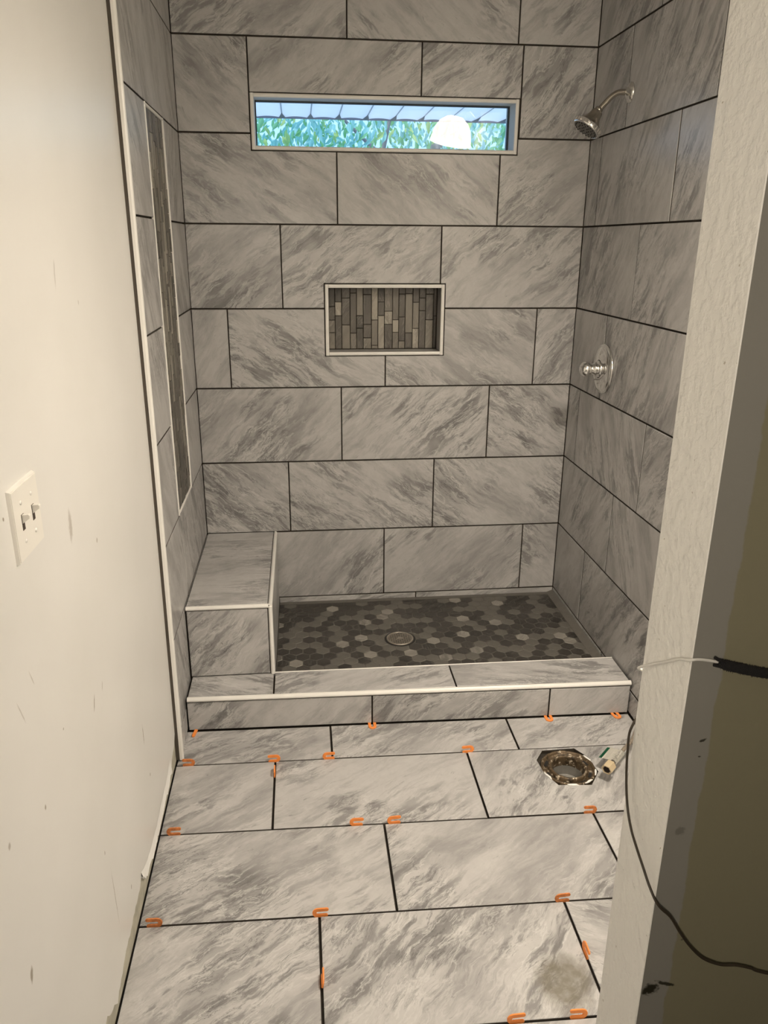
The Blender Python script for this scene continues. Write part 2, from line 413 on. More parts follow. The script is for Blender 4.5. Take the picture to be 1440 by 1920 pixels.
def frame4(parent, R, y):
    a, b, c, d = R; h = tw / 2
    bar('edge_trim', (a + tw, y, d - h), (b - tw, y, d - h), tw, .007, M['trim'], parent, (0, -1, 0))
    bar('edge_trim', (a + tw, y, c + h), (b - tw, y, c + h), tw, .007, M['trim'], parent, (0, -1, 0))
    bar('edge_trim', (a + h, y, c), (a + h, y, d), tw, .0072, M['trim'], parent, (0, -1, 0))
    bar('edge_trim', (b - h, y, c), (b - h, y, d), tw, .0072, M['trim'], parent, (0, -1, 0))
frame4(niche, NIC, .001)

# ------------------------------------------------------------------ window
win = bpy.data.objects.new('window_1', None); COL.objects.link(win); win['kind'] = 'structure'
wx0, wx1, wz0, wz1 = WIN; gy = .100
frame4(win, WIN, .001)
M['jamb'] = plain('painted_jamb', (0.66, 0.70, 0.70), 0.5)
ji = .0125
for (n, a) in (('jamb', (wx0, wx0 + ji, .002, gy + .04, wz0, wz1)), ('jamb', (wx1 - ji, wx1, .002, gy + .04, wz0, wz1)),
               ('jamb', (wx0 + ji, wx1 - ji, .002, gy + .04, wz1 - ji + .003, wz1)), ('sill', (wx0 + ji, wx1 - ji, .002, gy + .04, wz0, wz0 + ji - .003))):
    box(n, *a, M['jamb'], win)
M['gasket'] = plain('window_gasket', (0.05, 0.055, 0.055), 0.7)
fi = .004
a, b, c, d = wx0 + ji, wx1 - ji, wz0 + ji - .003, wz1 - ji + .003
for q in ((a, a + fi, c, d), (b - fi, b, c, d), (a + fi, b - fi, d - fi, d), (a + fi, b - fi, c, c + .002)):
    box('frame', q[0], q[1], gy - .012, gy + .010, q[2], q[3], M['gasket'], win)
N = NT('window_glass'); N.base((1, 1, 1)); N.rough(0.0); N.b.inputs['Transmission Weight'].default_value = 1.0; N.b.inputs['IOR'].default_value = 1.5
M['glass'] = N.m
box('pane', a + .002, b - .002, gy, gy + .004, c + .001, d - .001, M['glass'], win)

# ------------------------------------------------------------------ left wall
def trim_y(z): return -0.965 - 0.028 * max(0.0, (1.0 - z))
wall_left = box('wall_left', -.12, -TT, -.972, .17, -.06, CEIL, M['mortar'], None, kind='structure')
FL = ((0, 0, 0), (0, 1, 0), (0, 0, 1), (1, 0, 0))
SY0, SY1, SZ0, SZ1 = -.655, -.335, .703, 1.930
zl = [CEIL - .01] + [ZL(k) for k in range(0, 8)] + [0.0]
for i in range(len(zl) - 1):
    hi = zl[i] - JH / 2; lo = zl[i + 1] + JH / 2
    if i == len(zl) - 2: lo = 0.004
    spl = {7: [-.60], 6: [-.605], 0: [-.45]}.get(i, [])
    if 2 <= i <= 5: segs = [('front', SY0), (SY1, 0)]
    else:
        ys = ['front'] + spl + [0]; segs = list(zip(ys[:-1], ys[1:]))
    for (ya, yb) in segs:
        yb_ = (yb - JV / 2) if yb != 0 else -.002
        if 2 <= i <= 5 and yb == SY0: yb_ = SY0 - .002
        if ya == 'front': q = [(trim_y(lo) + .004, lo), (yb_, lo), (yb_, hi), (trim_y(hi) + .004, hi)]
        else:
            ya_ = ya + (.002 if ya == SY1 else JV / 2); q = [(ya_, lo), (yb_, lo), (yb_, hi), (ya_, hi)]
        tile(wall_left, q, [(0, 1, 2, 3)], FL, TT, random.choice((-60, -52, 64)))
# vertical mosaic band on the left wall
band = box('mosaic_band', -.0088, -.006, SY0 + .008, SY1 - .008, SZ0 + .008, SZ1 - .008, M['mortar'], wall_left)
for key in ('d', 'm', 'l'): pass
bms = {k: bmesh.new() for k in 'dml'}
y = SY0 + .010; ncol = 13; cw = (SY1 - SY0 - .02) / ncol
for cidx in range(ncol):
    z = SZ0 + .010 - random.uniform(0, .05)
    while z < SZ1 - .012:
        h = random.choice((.045, .075, .10, .15))
        za, zb = max(z, SZ0 + .009) + .001, min(z + h, SZ1 - .009) - .001
        if zb - za > .006:
            k = random.choices('dml', (7, 4, 1))[0]
            box_bm(bms[k], -.006, -.0022 + random.uniform(-.0008, .0012), y + cidx * cw + .001, y + (cidx + 1) * cw - .001, za, zb)
        z += h
bmj = bmesh.new()
me = bpy.data.meshes.new('stick_tiles')
for mi, k in enumerate('dml'):
    for f in bms[k].faces:
        nv = [bmj.verts.new(v.co) for v in f.verts]; bmj.faces.new(nv).material_index = mi
    bms[k].free()
bmesh.ops.remove_doubles(bmj, verts=bmj.verts, dist=1e-6)
link('stick_tiles', fin(bmj, 'stick_tiles'), [M['st_dark'], M['st_mid'], M['st_light']], band, kind='stuff', vein_seed=5.5, vein_angle=1.2)
et = .009
for (a, b) in (((0, SY0 + et / 2, SZ0), (0, SY0 + et / 2, SZ1)), ((0, SY1 - et / 2, SZ0), (0, SY1 - et / 2, SZ1)),
               ((0, SY0 + et, SZ0 + et / 2), (0, SY1 - et, SZ0 + et / 2)), ((0, SY0 + et, SZ1 - et / 2), (0, SY1 - et, SZ1 - et / 2))):
    bar('edge_trim', (-.006, a[1], a[2]), (-.006, b[1], b[2]), et, .0085, M['trim'], band, (1, 0, 0))
# white vertical edge trim at the tile's front edge, over the dark side of the tile build-up
tz = [0.004, .35, .7, 1.0, CEIL - .005]
def strip(name, profile, mat, parent=None, **kw):
    bm = bmesh.new(); R = []
    for z in tz: R.append([bm.verts.new((px, trim_y(z) + py, z)) for px, py in profile])
    n = len(profile)
    for i in range(len(R) - 1):
        for k in range(n): bm.faces.new((R[i][k], R[i][(k + 1) % n], R[i + 1][(k + 1) % n], R[i + 1][k]))
    bm.faces.new(R[0]); bm.faces.new(R[-1][::-1])
    return link(name, fin(bm, name), mat, parent, **kw)
tr1 = strip('trim_1', [(-.0035, -.0145), (.004, -.0145), (.0075, -.012), (.009, -.007), (.008, -.001), (-.001, .003), (-.0035, .003)], M['trim'], None, kind='structure')
strip('mortar_edge', [(-.030, -.0135), (-.004, -.0135), (-.004, .003), (-.030, .003)], M['tile_edge'], tr1)
# plastered wall running on towards the camera, ragged lower paint edge over bare wallboard
XPL = -.0125
torn = [(-.993, .115), (-1.02, .112), (-1.045, .082), (-1.10, .070), (-1.125, .052), (-1.16, .055), (-1.195, .042), (-1.24, .046), (-1.29, .036), (-1.33, .044), (-1.366, .038),
        (-1.40, .043), (-1.45, .036), (-1.50, .050), (-1.555, .058), (-1.575, .080), (-1.589, .090), (-1.60, .080), (-1.637, .073), (-1.69, .074), (-1.72, .066), (-1.777, .066), (-1.82, .050), (-1.86, .045), (-1.877, .031),
        (-1.90, .055), (-1.925, .062), (-1.949, .086), (-2.0, .08), (-2.1, .07), (-2.4, .075), (-3.0, .07), (-4.4, .07)]
torn = [(a + .018, max(.018, b - .008)) for a, b in torn]
t2 = []
for i in range(len(torn) - 1):
    (a, b), (c, d) = torn[i], torn[i + 1]
    k = max(1, int((a - c) / .012))
    for j in range(min(k, 14)):
        f = j / min(k, 14); t2.append((a + (c - a) * f, b + (d - b) * f + (random.uniform(-.004, .004) if j else 0)))
t2.append(torn[-1])
bm = bmesh.new(); lo = []; hi = []; lob = []; hib = []
for (yy, zz) in t2:
    lo.append(bm.verts.new((XPL, yy, zz))); hi.append(bm.verts.new((XPL, yy, CEIL)))
    lob.append(bm.verts.new((-.12, yy, zz))); hib.append(bm.verts.new((-.12, yy, CEIL)))
for i in range(len(t2) - 1):
    bm.faces.new((lo[i], hi[i], hi[i + 1], lo[i + 1])); bm.faces.new((lob[i], lob[i + 1], hib[i + 1], hib[i]))
    bm.faces.new((lo[i], lo[i + 1], lob[i + 1], lob[i])); bm.faces.new((hi[i], hib[i], hib[i + 1], hi[i + 1]))
bm.faces.new((lo[0], lob[0], hib[0], hi[0])); bm.faces.new((lo[-1], hi[-1], hib[-1], lob[-1]))
plaster = link('wall_left_plaster', fin(bm, 'wall_left_plaster'), M['paint'], None, kind='structure')
box('wallboard_strip', -.118, XPL - .003, -4.4, -.978, .0, .14, M['board'], plaster)
# peeled flap of paint
flap = [(-1.11, .090), (-1.15, .076), (-1.20, .066), (-1.28, .064), (-1.36, .056), (-1.45, .058), (-1.53, .074), (-1.565, .092)]
ff_ = []
for k in range(len(flap) - 1):
    for j in range(7):
        t = j / 7; ff_.append((flap[k][0] + (flap[k + 1][0] - flap[k][0]) * t, flap[k][1] + (flap[k + 1][1] - flap[k][1]) * t + random.uniform(-.002, .002)))
ff_.append(flap[-1])
def torn_z(y_):
    for i_ in range(len(torn) - 1):
        (a_, b_), (c_, d_) = torn[i_], torn[i_ + 1]
        if c_ <= y_ <= a_: return b_ + (d_ - b_) * (a_ - y_) / max(a_ - c_, 1e-6)
    return .05
bm = bmesh.new(); A = []; B = []; C2 = []
lw = 0.0
for k, (yy, zz) in enumerate(ff_):
    lw = .6 * lw + random.uniform(-.006, .007)
    lowz = max(.014, torn_z(yy) - .001 + lw); zz = max(zz, lowz + .008)
    A.append(bm.verts.new((XPL + .0004, yy, zz))); B.append(bm.verts.new((XPL + .0045 + random.uniform(-.001, .001), yy - .003, lowz))); C2.append(bm.verts.new((XPL - .001, yy - .003, lowz)))
for k in range(len(ff_) - 1):
    bm.faces.new((A[k], A[k + 1], B[k + 1], B[k])); bm.faces.new((B[k], B[k + 1], C2[k + 1], C2[k])); bm.faces.new((C2[k], C2[k + 1], A[k + 1], A[k]))
link('peeled_paint', fin(bm, 'peeled_paint'), M['plaster'], plaster)

# ------------------------------------------------------------------ right wall
wall_right = box('wall_right', W + TT, W + .13, YP0, .17, -.06, CEIL, M['mortar'], None, kind='structure')
FR = ((W, 0, 0), (0, -1, 0), (0, 0, 1), (-1, 0, 0))
rj = {0: [.525], 1: [.322, .937], 2: [.122, .742], 3: [.537], 4: [.333], 5: [.1225, .7515], 6: [.553], 7: [.334], 8: [.60]}
REND = .985
for i in range(len(zl) - 1):
    hi = zl[i] - JH / 2; lo = zl[i + 1] + JH / 2
    if i == len(zl) - 2: lo = .004
    us = [0] + rj[i] + [REND]
    for k in range(len(us) - 1):
        a = us[k] + (.003 if k == 0 else .0029); b = us[k + 1] - .0029
        if b - a < .02: continue
        tile(wall_right, *rect(a, b, lo, hi), FR, TT, (-58 if (i, k) in ((5, 1), (6, 1)) else random.choice((52, 58, 62))))
box('plaster_face', W, W + TT - .0005, YP1, -.988, .01, CEIL, M['paint_tex'], wall_right)

# ------------------------------------------------------------------ partition at the doorway, ceiling, outer room
bm = bmesh.new(); box_bm(bm, XP, W + .009, YP0, YP1, -.02, CEIL)
bmesh.ops.bevel(bm, geom=[e for e in bm.edges if abs(e.verts[0].co.x - XP) < 1e-5 and abs(e.verts[1].co.x - XP) < 1e-5 and abs(e.verts[0].co.z - e.verts[1].co.z) > 1], offset=.0012, segments=1, affect='EDGES')
bmesh.ops.recalc_face_normals(bm, faces=bm.faces)
for f in bm.faces:
    if f.calc_center_median().y < YP0 + .0001: f.material_index = 1
wall_front = link('wall_front', fin(bm, 'wall_front', recalc=False), [M['paint_tex'], M['half_paint']], None, kind='structure')
box('wall_front_outer', W + .009, 3.6, YP0, YP1, -.02, CEIL, M['olive'], None, kind='structure')
box('wall_outer_right', 3.6, 3.7, -4.5, .17, -.02, CEIL, M['olive'], None, kind='structure')
box('wall_outer_rear', -.12, 3.7, -4.5, -4.4, -.02, CEIL, M['olive'], None, kind='structure')
box('ceiling', -.2, 3.7, -4.5, .17, CEIL, CEIL + .12, M['ceil'], None, kind='structure')

# ------------------------------------------------------------------ floor and its tiles
vs_, fs_ = cells([-.12, 1.120, 1.310, 3.6], [-4.4, -1.25, -1.058, .165], lambda u, v: not (1.12 < u < 1.31 and -1.25 < v < -1.058))
bm = slab(vs_, fs_, .05, 0)
floor = link('floor', fin(bm, 'floor', recalc=False), [M['subfloor'], M['subfloor']], None, Matrix.Translation((0, 0, -.010)), kind='structure')
FF = ((0, 0, 0), (1, 0, 0), (0, 1, 0), (0, 0, 1))
def yl(k, x): return [-0.848 - .0265 * x, -1.030 - .020 * x, -1.334 - .0235 * x, -1.641 - .0245 * x, -1.950 - .022 * x, -2.258 - .022 * x][k]
GX = .0066; GY = .0052
hole = [(1.128, -1.112), (1.160, -1.066), (1.268, -1.064), (1.296, -1.110), (1.3045, -1.186), (1.262, -1.2455), (1.160, -1.236), (1.134, -1.180)]
frj = [([-.010, .479, 1.088, W - .006], [34, 36, 38]), ([-.0112, .2975, .914, W - .004], [30, 34, 55]),
       ([-.0112, .6125, 1.221, W - .004], [36, 40, 35]), ([-.0112, .4212, 1.0335, W - .004], [40, 50, -25]), ([-.0112, .6125, 1.221, W - .004], [40, 45, 40])]
for r, (xs, an) in enumerate(frj):
    for i in range(len(xs) - 1):
        a = xs[i] + (0 if i == 0 else GX / 2); b = xs[i + 1] - (0 if i == len(xs) - 2 else GX / 2)
        g1 = GY / 2 if r else .003
        q = [(a, yl(r + 1, a) + GY / 2), (b, yl(r + 1, b) + GY / 2), (b, yl(r, b) - g1), (a, yl(r, a) - g1)]
        if r == 4 and i >= 1: q = [(q[0][0], q[0][1]), (min(q[1][0], 9), q[1][1]), q[2], q[3]]
        if (r, i) == (1, 2):
            cu, cv = 1.2, -1.2
            bm = bmesh.new()
            ov = [bm.verts.new((u - cu, v - cv, 0)) for u, v in q]; hv = [bm.verts.new((u - cu, v - cv, 0)) for u, v in hole]
            es = [bm.edges.new((L_[k], L_[(k + 1) % len(L_)])) for L_ in (ov, hv) for k in range(len(L_))]
            bmesh.ops.triangle_fill(bm, edges=es, use_beauty=True)
            for f in bm.faces:
                if f.normal.z < 0: f.normal_flip()
            bd = [e for e in bm.edges if len(e.link_faces) == 1]
            rr = bmesh.ops.extrude_edge_only(bm, edges=bd)
            for v in [g for g in rr['geom'] if isinstance(g, bmesh.types.BMVert)]: v.co.z = -TT
            bm.normal_update()
            for f in bm.faces:
                if abs(f.normal.z) < .5: f.material_index = 1
            link('tile', fin(bm, 'tile', recalc=False), [M['tile'], M['mortar']], floor, Matrix.Translation((cu, cv, 0)), vein_seed=77.7, vein_angle=math.radians(52))
            continue
        tile(floor, q, [(0, 1, 2, 3)], FF, TT, an[i], mat='tile_stained' if (r, i) == (3, 1) else 'tile')

# ================================================================== SHOWER FITTINGS
# ------------------------------------------------------------------ curb
curb = thing('shower_curb', 'low tiled shower curb with white rounded nosing across the shower entry', 'curb', (.765, -.78, 0))
CZ = .125
def cf(x): return -0.8455 - .0245 * x
def cr(x): return -0.700 - .0095 * x
def prism(name, poly, z0, z1, mat, parent, **kw):
    bm = bmesh.new(); a = [bm.verts.new((x, y, z0)) for x, y in poly]; b = [bm.verts.new((x, y, z1)) for x, y in poly]
    bm.faces.new(a[::-1]); bm.faces.new(b)
    for k in range(len(poly)): bm.faces.new((a[k], a[(k + 1) % len(poly)], b[(k + 1) % len(poly)], b[k]))
    return link(name, fin(bm, name), mat, parent, **kw)
E_ = W - .004
prism('core', [(.003, cf(0) + .010), (E_, cf(E_) + .010), (E_, cr(E_) - .010), (.003, cr(0) - .010)], 0, CZ - .010, M['mortar'], curb)
dx = Vector((1, -.0265, 0)).normalized()
FC = ((0, cf(0), 0), tuple(dx), (0, 0, 1), tuple(Vector((-.0265, -1, 0)).normalized()))
for (a, b, an) in ((.005, .6205, 38), (.6255, 1.2365, 40), (1.2415, E_ - .002, 42)):
    tile(curb, *rect(a, b, .003, CZ - .0165), FC, TT, an)
FT = ((0, 0, CZ), (1, 0, 0), (0, 1, 0), (0, 0, 1))
for (a, b, an) in ((.008, .2885, -22), (.2945, .9115, 25), (.9165, E_ - .004, -15)):
    tile(curb, [(a, cf(a) + .013), (b, cf(b) + .013), (b, cr(b) - .002), (a, cr(a) - .002)], [(0, 1, 2, 3)], FT, TT, an)
bar('edge_trim', (.006, cf(0) + .0045, CZ - .0075), (E_, cf(E_) + .0045, CZ - .0075), .0165, .0095, M['trim'], curb, (0, -.72, .70))
bar('edge_trim', (.290, cr(.29), CZ - .003), (E_ - .003, cr(E_), CZ - .003), .004, .0042, M['trim'], curb, (0, .3, 1))
# inner riser of the curb
tile(curb, *rect(-E_, -.292, .04, CZ - .010), ((0, cr(.9) + .001, 0), (-1, 0, 0), (0, 0, 1), (0, 1, 0)), TT, 40)

# ------------------------------------------------------------------ bench
bench = thing('shower_bench', 'tiled block bench with white edge trims in the left shower corner', 'bench', (.145, -.36, 0))
BX, BY, BZ = .2905, -.712, .393
box('core', .002, BX - .010, BY + .010, -.001, .05, BZ - .011, M['mortar'], bench)
FBT = ((0, 0, BZ), (1, 0, 0), (0, 1, 0), (0, 0, 1))
tile(bench, *rect(.004, BX - .013, -.088, -.003), FBT, TT, 8, bev=.0008)
tile(bench, *rect(.004, BX - .013, BY + .013, -.090), FBT, TT, 12)
tile(bench, *rect(.006, BX - .014, CZ + .004, BZ - .014), ((0, BY, 0), (1, 0, 0), (0, 0, 1), (0, -1, 0)), TT, 40)
tile(bench, *rect(BY + .013, -.003, .062, BZ - .014), ((BX, 0, 0), (0, 1, 0), (0, 0, 1), (1, 0, 0)), TT, 55)
bar('edge_trim', (.004, BY + .004, BZ - .006), (BX - .010, BY + .004, BZ - .006), .0145, .009, M['trim'], bench, (0, -.7, .7))
bar('edge_trim', (BX - .0055, -.003, BZ - .006), (BX - .0055, BY + .004, BZ - .006), .0145, .009, M['trim'], bench, (.7, 0, .7))
bar('edge_trim', (BX - .0055, BY + .004, CZ + .001), (BX - .0055, BY + .004, BZ - .006), .0145, .009, M['trim'], bench, (.7, -.7, 0))

# ------------------------------------------------------------------ mosaic pan
PZ = .058
pan = thing('shower_pan', 'shower floor of dark and pale grey hexagon mosaic behind the curb', 'shower floor', (.9, -.35, 0))
DC = (.779, -.378)
bm = bmesh.new(); box_bm(bm, BX + .001, W - .001, -.700, -.001, .01, PZ - .0012)
link('grout_bed', fin(bm, 'grout_bed'), M['grout'], pan)
# smooth border along the walls
border = [(BX + .001, -.032, W - .030, -.002), (W - .036, -.698, W - .002, -.002)]
bm = bmesh.new(); box_bm(bm, BX + .002, W - .03, -.026, -.0015, PZ - .004, PZ + .001); link('border_strip', fin(bm, 'border_strip'), M['hex_mid'], pan)
bm = bmesh.new(); a = [(W - .030, PZ), (W - .001, PZ + .012), (W - .001, PZ - .01), (W - .030, PZ - .01)]
q0 = [bm.verts.new((x, -.698, z)) for x, z in a]; q1 = [bm.verts.new((x, -.0015, z)) for x, z in a]
for k in range(4): bm.faces.new((q0[k], q0[(k + 1) % 4], q1[(k + 1) % 4], q1[k]))
bm.faces.new(q0[::-1]); bm.faces.new(q1); link('border_strip', fin(bm, 'border_strip'), M['hex_mid'], pan)
hp = .0520; hr = hp / math.sqrt(3) - .0018
def hexpoly(cx, cy, r): return [(cx + r * math.cos(math.radians(90 + 60 * k)), cy + r * math.sin(math.radians(90 + 60 * k))) for k in range(6)]
def clip(poly, ax, val, keep_less):
    out = []
    for i in range(len(poly)):
        p, q = poly[i], poly[(i + 1) % len(poly)]
        ip = (p[ax] <= val) == keep_less; iq = (q[ax] <= val) == keep_less
        if ip: out.append(p)
        if ip != iq:
            t = (val - p[ax]) / (q[ax] - p[ax]); out.append((p[0] + t * (q[0] - p[0]), p[1] + t * (q[1] - p[1])))
    return out
hexes = []
rowi = 0; yy = -.72
while yy < .02:
    xx = BX - .03 + (hp / 2 if rowi % 2 else 0)
    while xx < W + .03:
        p = hexpoly(xx, yy - .012 * (xx - .9), hr); full = True
        for ax, val, kl in ((0, BX + .003, False), (0, W - .032, True), (1, -.698, False), (1, -.028, True)):
            p2 = clip(p, ax, val, kl)
            if len(p2) < 3: p = []; break
            p = p2
        if p:
            ar = abs(sum(p[i][0] * p[(i + 1) % len(p)][1] - p[(i + 1) % len(p)][0] * p[i][1] for i in range(len(p)))) / 2
            cx = sum(q[0] for q in p) / len(p); cy = sum(q[1] for q in p) / len(p)
            if math.hypot(cx - DC[0], cy - DC[1]) < .058: continue_ = True
            elif ar > 8e-5:
                q = []
                for (u, v) in p:
                    r_ = math.hypot(u - DC[0], v - DC[1]); k_ = max(1.0, .0635 / max(r_, 1e-6))
                    q.append((DC[0] + (u - DC[0]) * k_, DC[1] + (v - DC[1]) * k_))
                hexes.append((yy, cx, cy, q if min(math.hypot(u - DC[0], v - DC[1]) for u, v in p) < .0635 else p))
        xx += hp
    yy += hp * math.sqrt(3) / 2; rowi += 1
hexes.sort(key=lambda h: h[0])
shared = {}; rest = {k: bmesh.new() for k in range(3)}
mats3 = ['hex_dark', 'hex_mid', 'hex_light']
for n_, (yy, cx, cy, p) in enumerate(hexes):
    k = random.choices((0, 1, 2), (54, 36, 10))[0]
    if n_ < 298:
        key = (tuple((round(u - cx, 4), round(v - cy, 4)) for u, v in p), k)
        if key not in shared:
            bm = slab([(u - cx, v - cy) for u, v in p], [tuple(range(len(p)))], .004, .0010)
            me = fin(bm, 'hex_tile', recalc=False); me.materials.append(M[mats3[k]]); me.materials.append(M[mats3[k]]); shared[key] = me
        link('hex_tile', shared[key], None, pan, Matrix.Translation((cx, cy, PZ + random.uniform(-.0003, .0004))), vein_seed=n_ * 1.37, vein_angle=random.choice((.2, .9, 1.6, 2.4)))
    else:
        b = slab(p, [tuple(range(len(p)))], .004, 0); 
        for f in b.faces:
            nv = [rest[0].verts.new(v.co) for v in f.verts]; rest[0].faces.new(nv).material_index = k
        b.free()
rb = rest[0]; bmesh.ops.remove_doubles(rb, verts=rb.verts, dist=1e-6)
for v in rb.verts: v.co.z += PZ
link('far_hex_tiles', fin(rb, 'far_hex_tiles', recalc=False), [M[m] for m in mats3], pan, kind='stuff', vein_seed=2.2, vein_angle=.7)

# ------------------------------------------------------------------ drain
drain = thing('shower_drain', 'round steel drain grate with lattice holes in the hexagon mosaic', 'drain', (DC[0], DC[1], PZ))
bm = bmesh.new(); lathe_bm(bm, [(.0545, .0), (.0545, .003), (.0525, .0042), (.0480, .0042), (.0470, .0030), (.0470, -.0008)], 48)
for v in bm.verts: v.co += Vector((*DC, PZ))
link('rim', fin(bm, 'rim', True), M['steel'], drain)
bm = bmesh.new(); lathe_bm(bm, [(.0622, .0004), (.058, .0010), (.0545, .0004)], 48)
for v in bm.verts: v.co += Vector((*DC, PZ))
link('gasket_ring', fin(bm, 'gasket_ring', True), M['black'], drain)
bm = bmesh.new(); bmesh.ops.create_circle(bm, cap_ends=True, segments=40, radius=.047)
for v in bm.verts: v.co += Vector((*DC, PZ - .0006))
link('sump', fin(bm, 'sump'), M['black'], drain)
bm = bmesh.new(); R_ = .0472; st = .0098
for ang in (math.radians(33), math.radians(-33 + 0)):
    d = Vector((math.cos(ang), math.sin(ang), 0)); nn = Vector((-d.y, d.x, 0))
    k = -int(R_ / st)
    while k * st < R_:
        off = k * st
        L_ = math.sqrt(max(R_ * R_ - off * off, 0))
        if L_ > .004:
            a = nn * off - d * L_; b = nn * off + d * L_; hw = .00125
            zz = .0030 + (.0003 if ang > 0 else 0)
            vv = [bm.verts.new((p + nn * s).to_3d() + Vector((DC[0], DC[1], PZ + z))) for z in (.0008, zz) for p, s in ((a, -hw), (b, -hw), (b, hw), (a, hw))]
            for q in ((4, 5, 6, 7), (0, 3, 2, 1), (0, 1, 5, 4), (1, 2, 6, 5), (2, 3, 7, 6), (3, 0, 4, 7)): bm.faces.new([vv[i] for i in q])
        k += 1
box_bm(bm, DC[0] - .011, DC[0] + .011, DC[1] - .006, DC[1] + .006, PZ + .001, PZ + .0036)
link('grate', fin(bm, 'grate'), M['steel'], drain)

# ------------------------------------------------------------------ shower head
sh = Vector((W, -.346, 2.036))
head = thing('showerhead', 'chrome shower head on a bent arm on the right tiled wall', 'shower head', tuple(sh))
fx = axis_frame(sh, (-1, 0, 0))
lathe('wall_flange', [(.0, .0005), (.0325, .0005), (.0325, .003), (.029, .008), (.020, .013), (.0135, .016), (.0115, .020), (.0, .020)], M['chrome'], head, fx, 36)
pth = [sh + Vector(p) for p in ((-.004, 0, 0), (-.025, 0, .001), (-.045, 0, -.002), (-.064, 0, -.013), (-.080, 0, -.029), (-.098, 0, -.048), (-.106, 0, -.056))]
tube('arm', pth, .0092, M['nickel'], head, 14, 6)
tip = pth[-1]; ad = Vector((-.56, -.06, -.83)).normalized()
ax = axis_frame(tip, ad) @ Matrix.Diagonal((1.04, 1.04, .76, 1))
lathe('collar', [(.0, -.012), (.0105, -.012), (.0125, -.010), (.0125, .008), (.0, .008)], M['nickel'], head, ax, 24)
lathe('body', [(.0, .004), (.016, .004), (.0185, .007), (.0195, .020), (.0225, .034), (.030, .052), (.038, .064), (.0425, .070), (.0435, .071)], M['nickel'], head, ax, 40)
lathe('spray_ring', [(.0435, .0705), (.0465, .073), (.0475, .078), (.0475, .090), (.0455, .094), (.043, .095), (.042, .093)], M['chrome'], head, ax, 48)
lathe('face_plate', [(.0425, .0925), (.030, .0945), (.012, .0935), (.0, .0935)], plain('spray_face', (.16, .15, .135), .4, .6), head, ax, 40)
bm = bmesh.new()
for rr, kk in ((.036, 20), (.024, 12), (.012, 6)):
    for k in range(kk):
        a = 2 * math.pi * k / kk
        lathe_bm(bm, [(.0022, .092), (.0018, .0975), (.0004, .098)], 8, ax @ Matrix.Translation((rr * math.cos(a), rr * math.sin(a), 0)))
link('spray_nozzles', fin(bm, 'spray_nozzles', True), M['black'], head)
bm = bmesh.new()
for k in range(24):
    a = 2 * math.pi * k / 24
    lathe_bm(bm, [(.0024, .0745), (.0024, .0895)], 6, ax @ Matrix.Translation((.0470 * math.cos(a), .0470 * math.sin(a), 0)), 0, True, True)
link('grip_ribs', fin(bm, 'grip_ribs'), M['chrome'], head)

# ------------------------------------------------------------------ shower valve
vc = Vector((W, -.352, 1.125))
valve = thing('shower_valve', 'round chrome shower valve plate with ball knob on the right tiled wall', 'shower valve', tuple(vc))
vf = axis_frame(vc, (-1, 0, 0))
lathe('escutcheon', [(.0, .001), (.0895, .001), (.0905, .004), (.0895, .008), (.086, .0095), (.0845, .0085), (.0835, .0105), (.075, .0150), (.060, .0195), (.045, .0215), (.033, .0220)], M['chrome'], valve, vf, 64)
lathe('stem', [(.0305, .018), (.0305, .025), (.0285, .027), (.022, .028), (.0215, .035), (.0235, .0365), (.0235, .0405), (.0215, .042), (.021, .044), (.0185, .046), (.0170, .050)], M['chrome'], valve, vf, 40)
kb = [(.0, .046)] + [(.0280 * math.sin(t) ** .85, .0690 - .0240 * math.cos(t)) for t in [math.pi * (i / 14) for i in range(3, 14)]] + [(.0005, .0925)]
lathe('knob', kb, M['chrome'], valve, vf, 40)
bm = bmesh.new()
for sgn in (1, -1):
    lathe_bm(bm, [(.0045, .016), (.0040, .0205), (.0005, .021)], 14, vf @ Matrix.Translation((0, sgn * .052, 0)))
link('screws', fin(bm, 'screws', True), M['nickel'], valve)

# ------------------------------------------------------------------ light switch
SW = Vector((XPL, -1.962, 1.1610))
sw = thing('light_switch', 'white double toggle light switch plate on the left plastered wall', 'light switch', tuple(SW))
bm = bmesh.new(); v = box_bm(bm, XPL + .0001, XPL + .0062, SW.y - .0585, SW.y + .0585, SW.z - .0575, SW.z + .0575)
for vv in bm.verts:
    if vv.co.x > XPL + .003: vv.co.y = SW.y + (vv.co.y - SW.y) * .955; vv.co.z = SW.z + (vv.co.z - SW.z) * .955
bmesh.ops.bevel(bm, geom=[e for e in bm.edges if all(q.co.x > XPL + .003 for q in e.verts)], offset=.0012, segments=2, affect='EDGES')
link('wall_plate', fin(bm, 'wall_plate'), M['switch'], sw)
for dy in (-.0235, .0235):
    yc = SW.y + dy
    box('toggle_slot', XPL + .0058, XPL + .00655, yc - .0052, yc + .0052, SW.z - .0125, SW.z + .0125, M['slot'], sw)
    bm = bmesh.new()      # toggle: wedge flipped up
    pr_ = [(.004, -.0035), (.0175, .0065), (.0175, .0105), (.0160, .0125), (.0062, .0118)]
    A = [bm.verts.new((XPL + px, yc - .0036, SW.z + pz)) for px, pz in pr_]; B = [bm.verts.new((XPL + px, yc + .0036, SW.z + pz)) for px, pz in pr_]
    bm.faces.new(A); bm.faces.new(B[::-1])
    for k in range(5): bm.faces.new((A[k], B[k], B[(k + 1) % 5], A[(k + 1) % 5]))
    link('toggle', fin(bm, 'toggle'), M['switch'], sw)
    for dz in (-.0302, .0302):
        lathe('screw', [(.0, .0058), (.0035, .0058), (.0033, .0070), (.0, .0074)], M['trim'], sw, axis_frame((XPL, yc, SW.z + dz), (1, 0, 0)), 12)

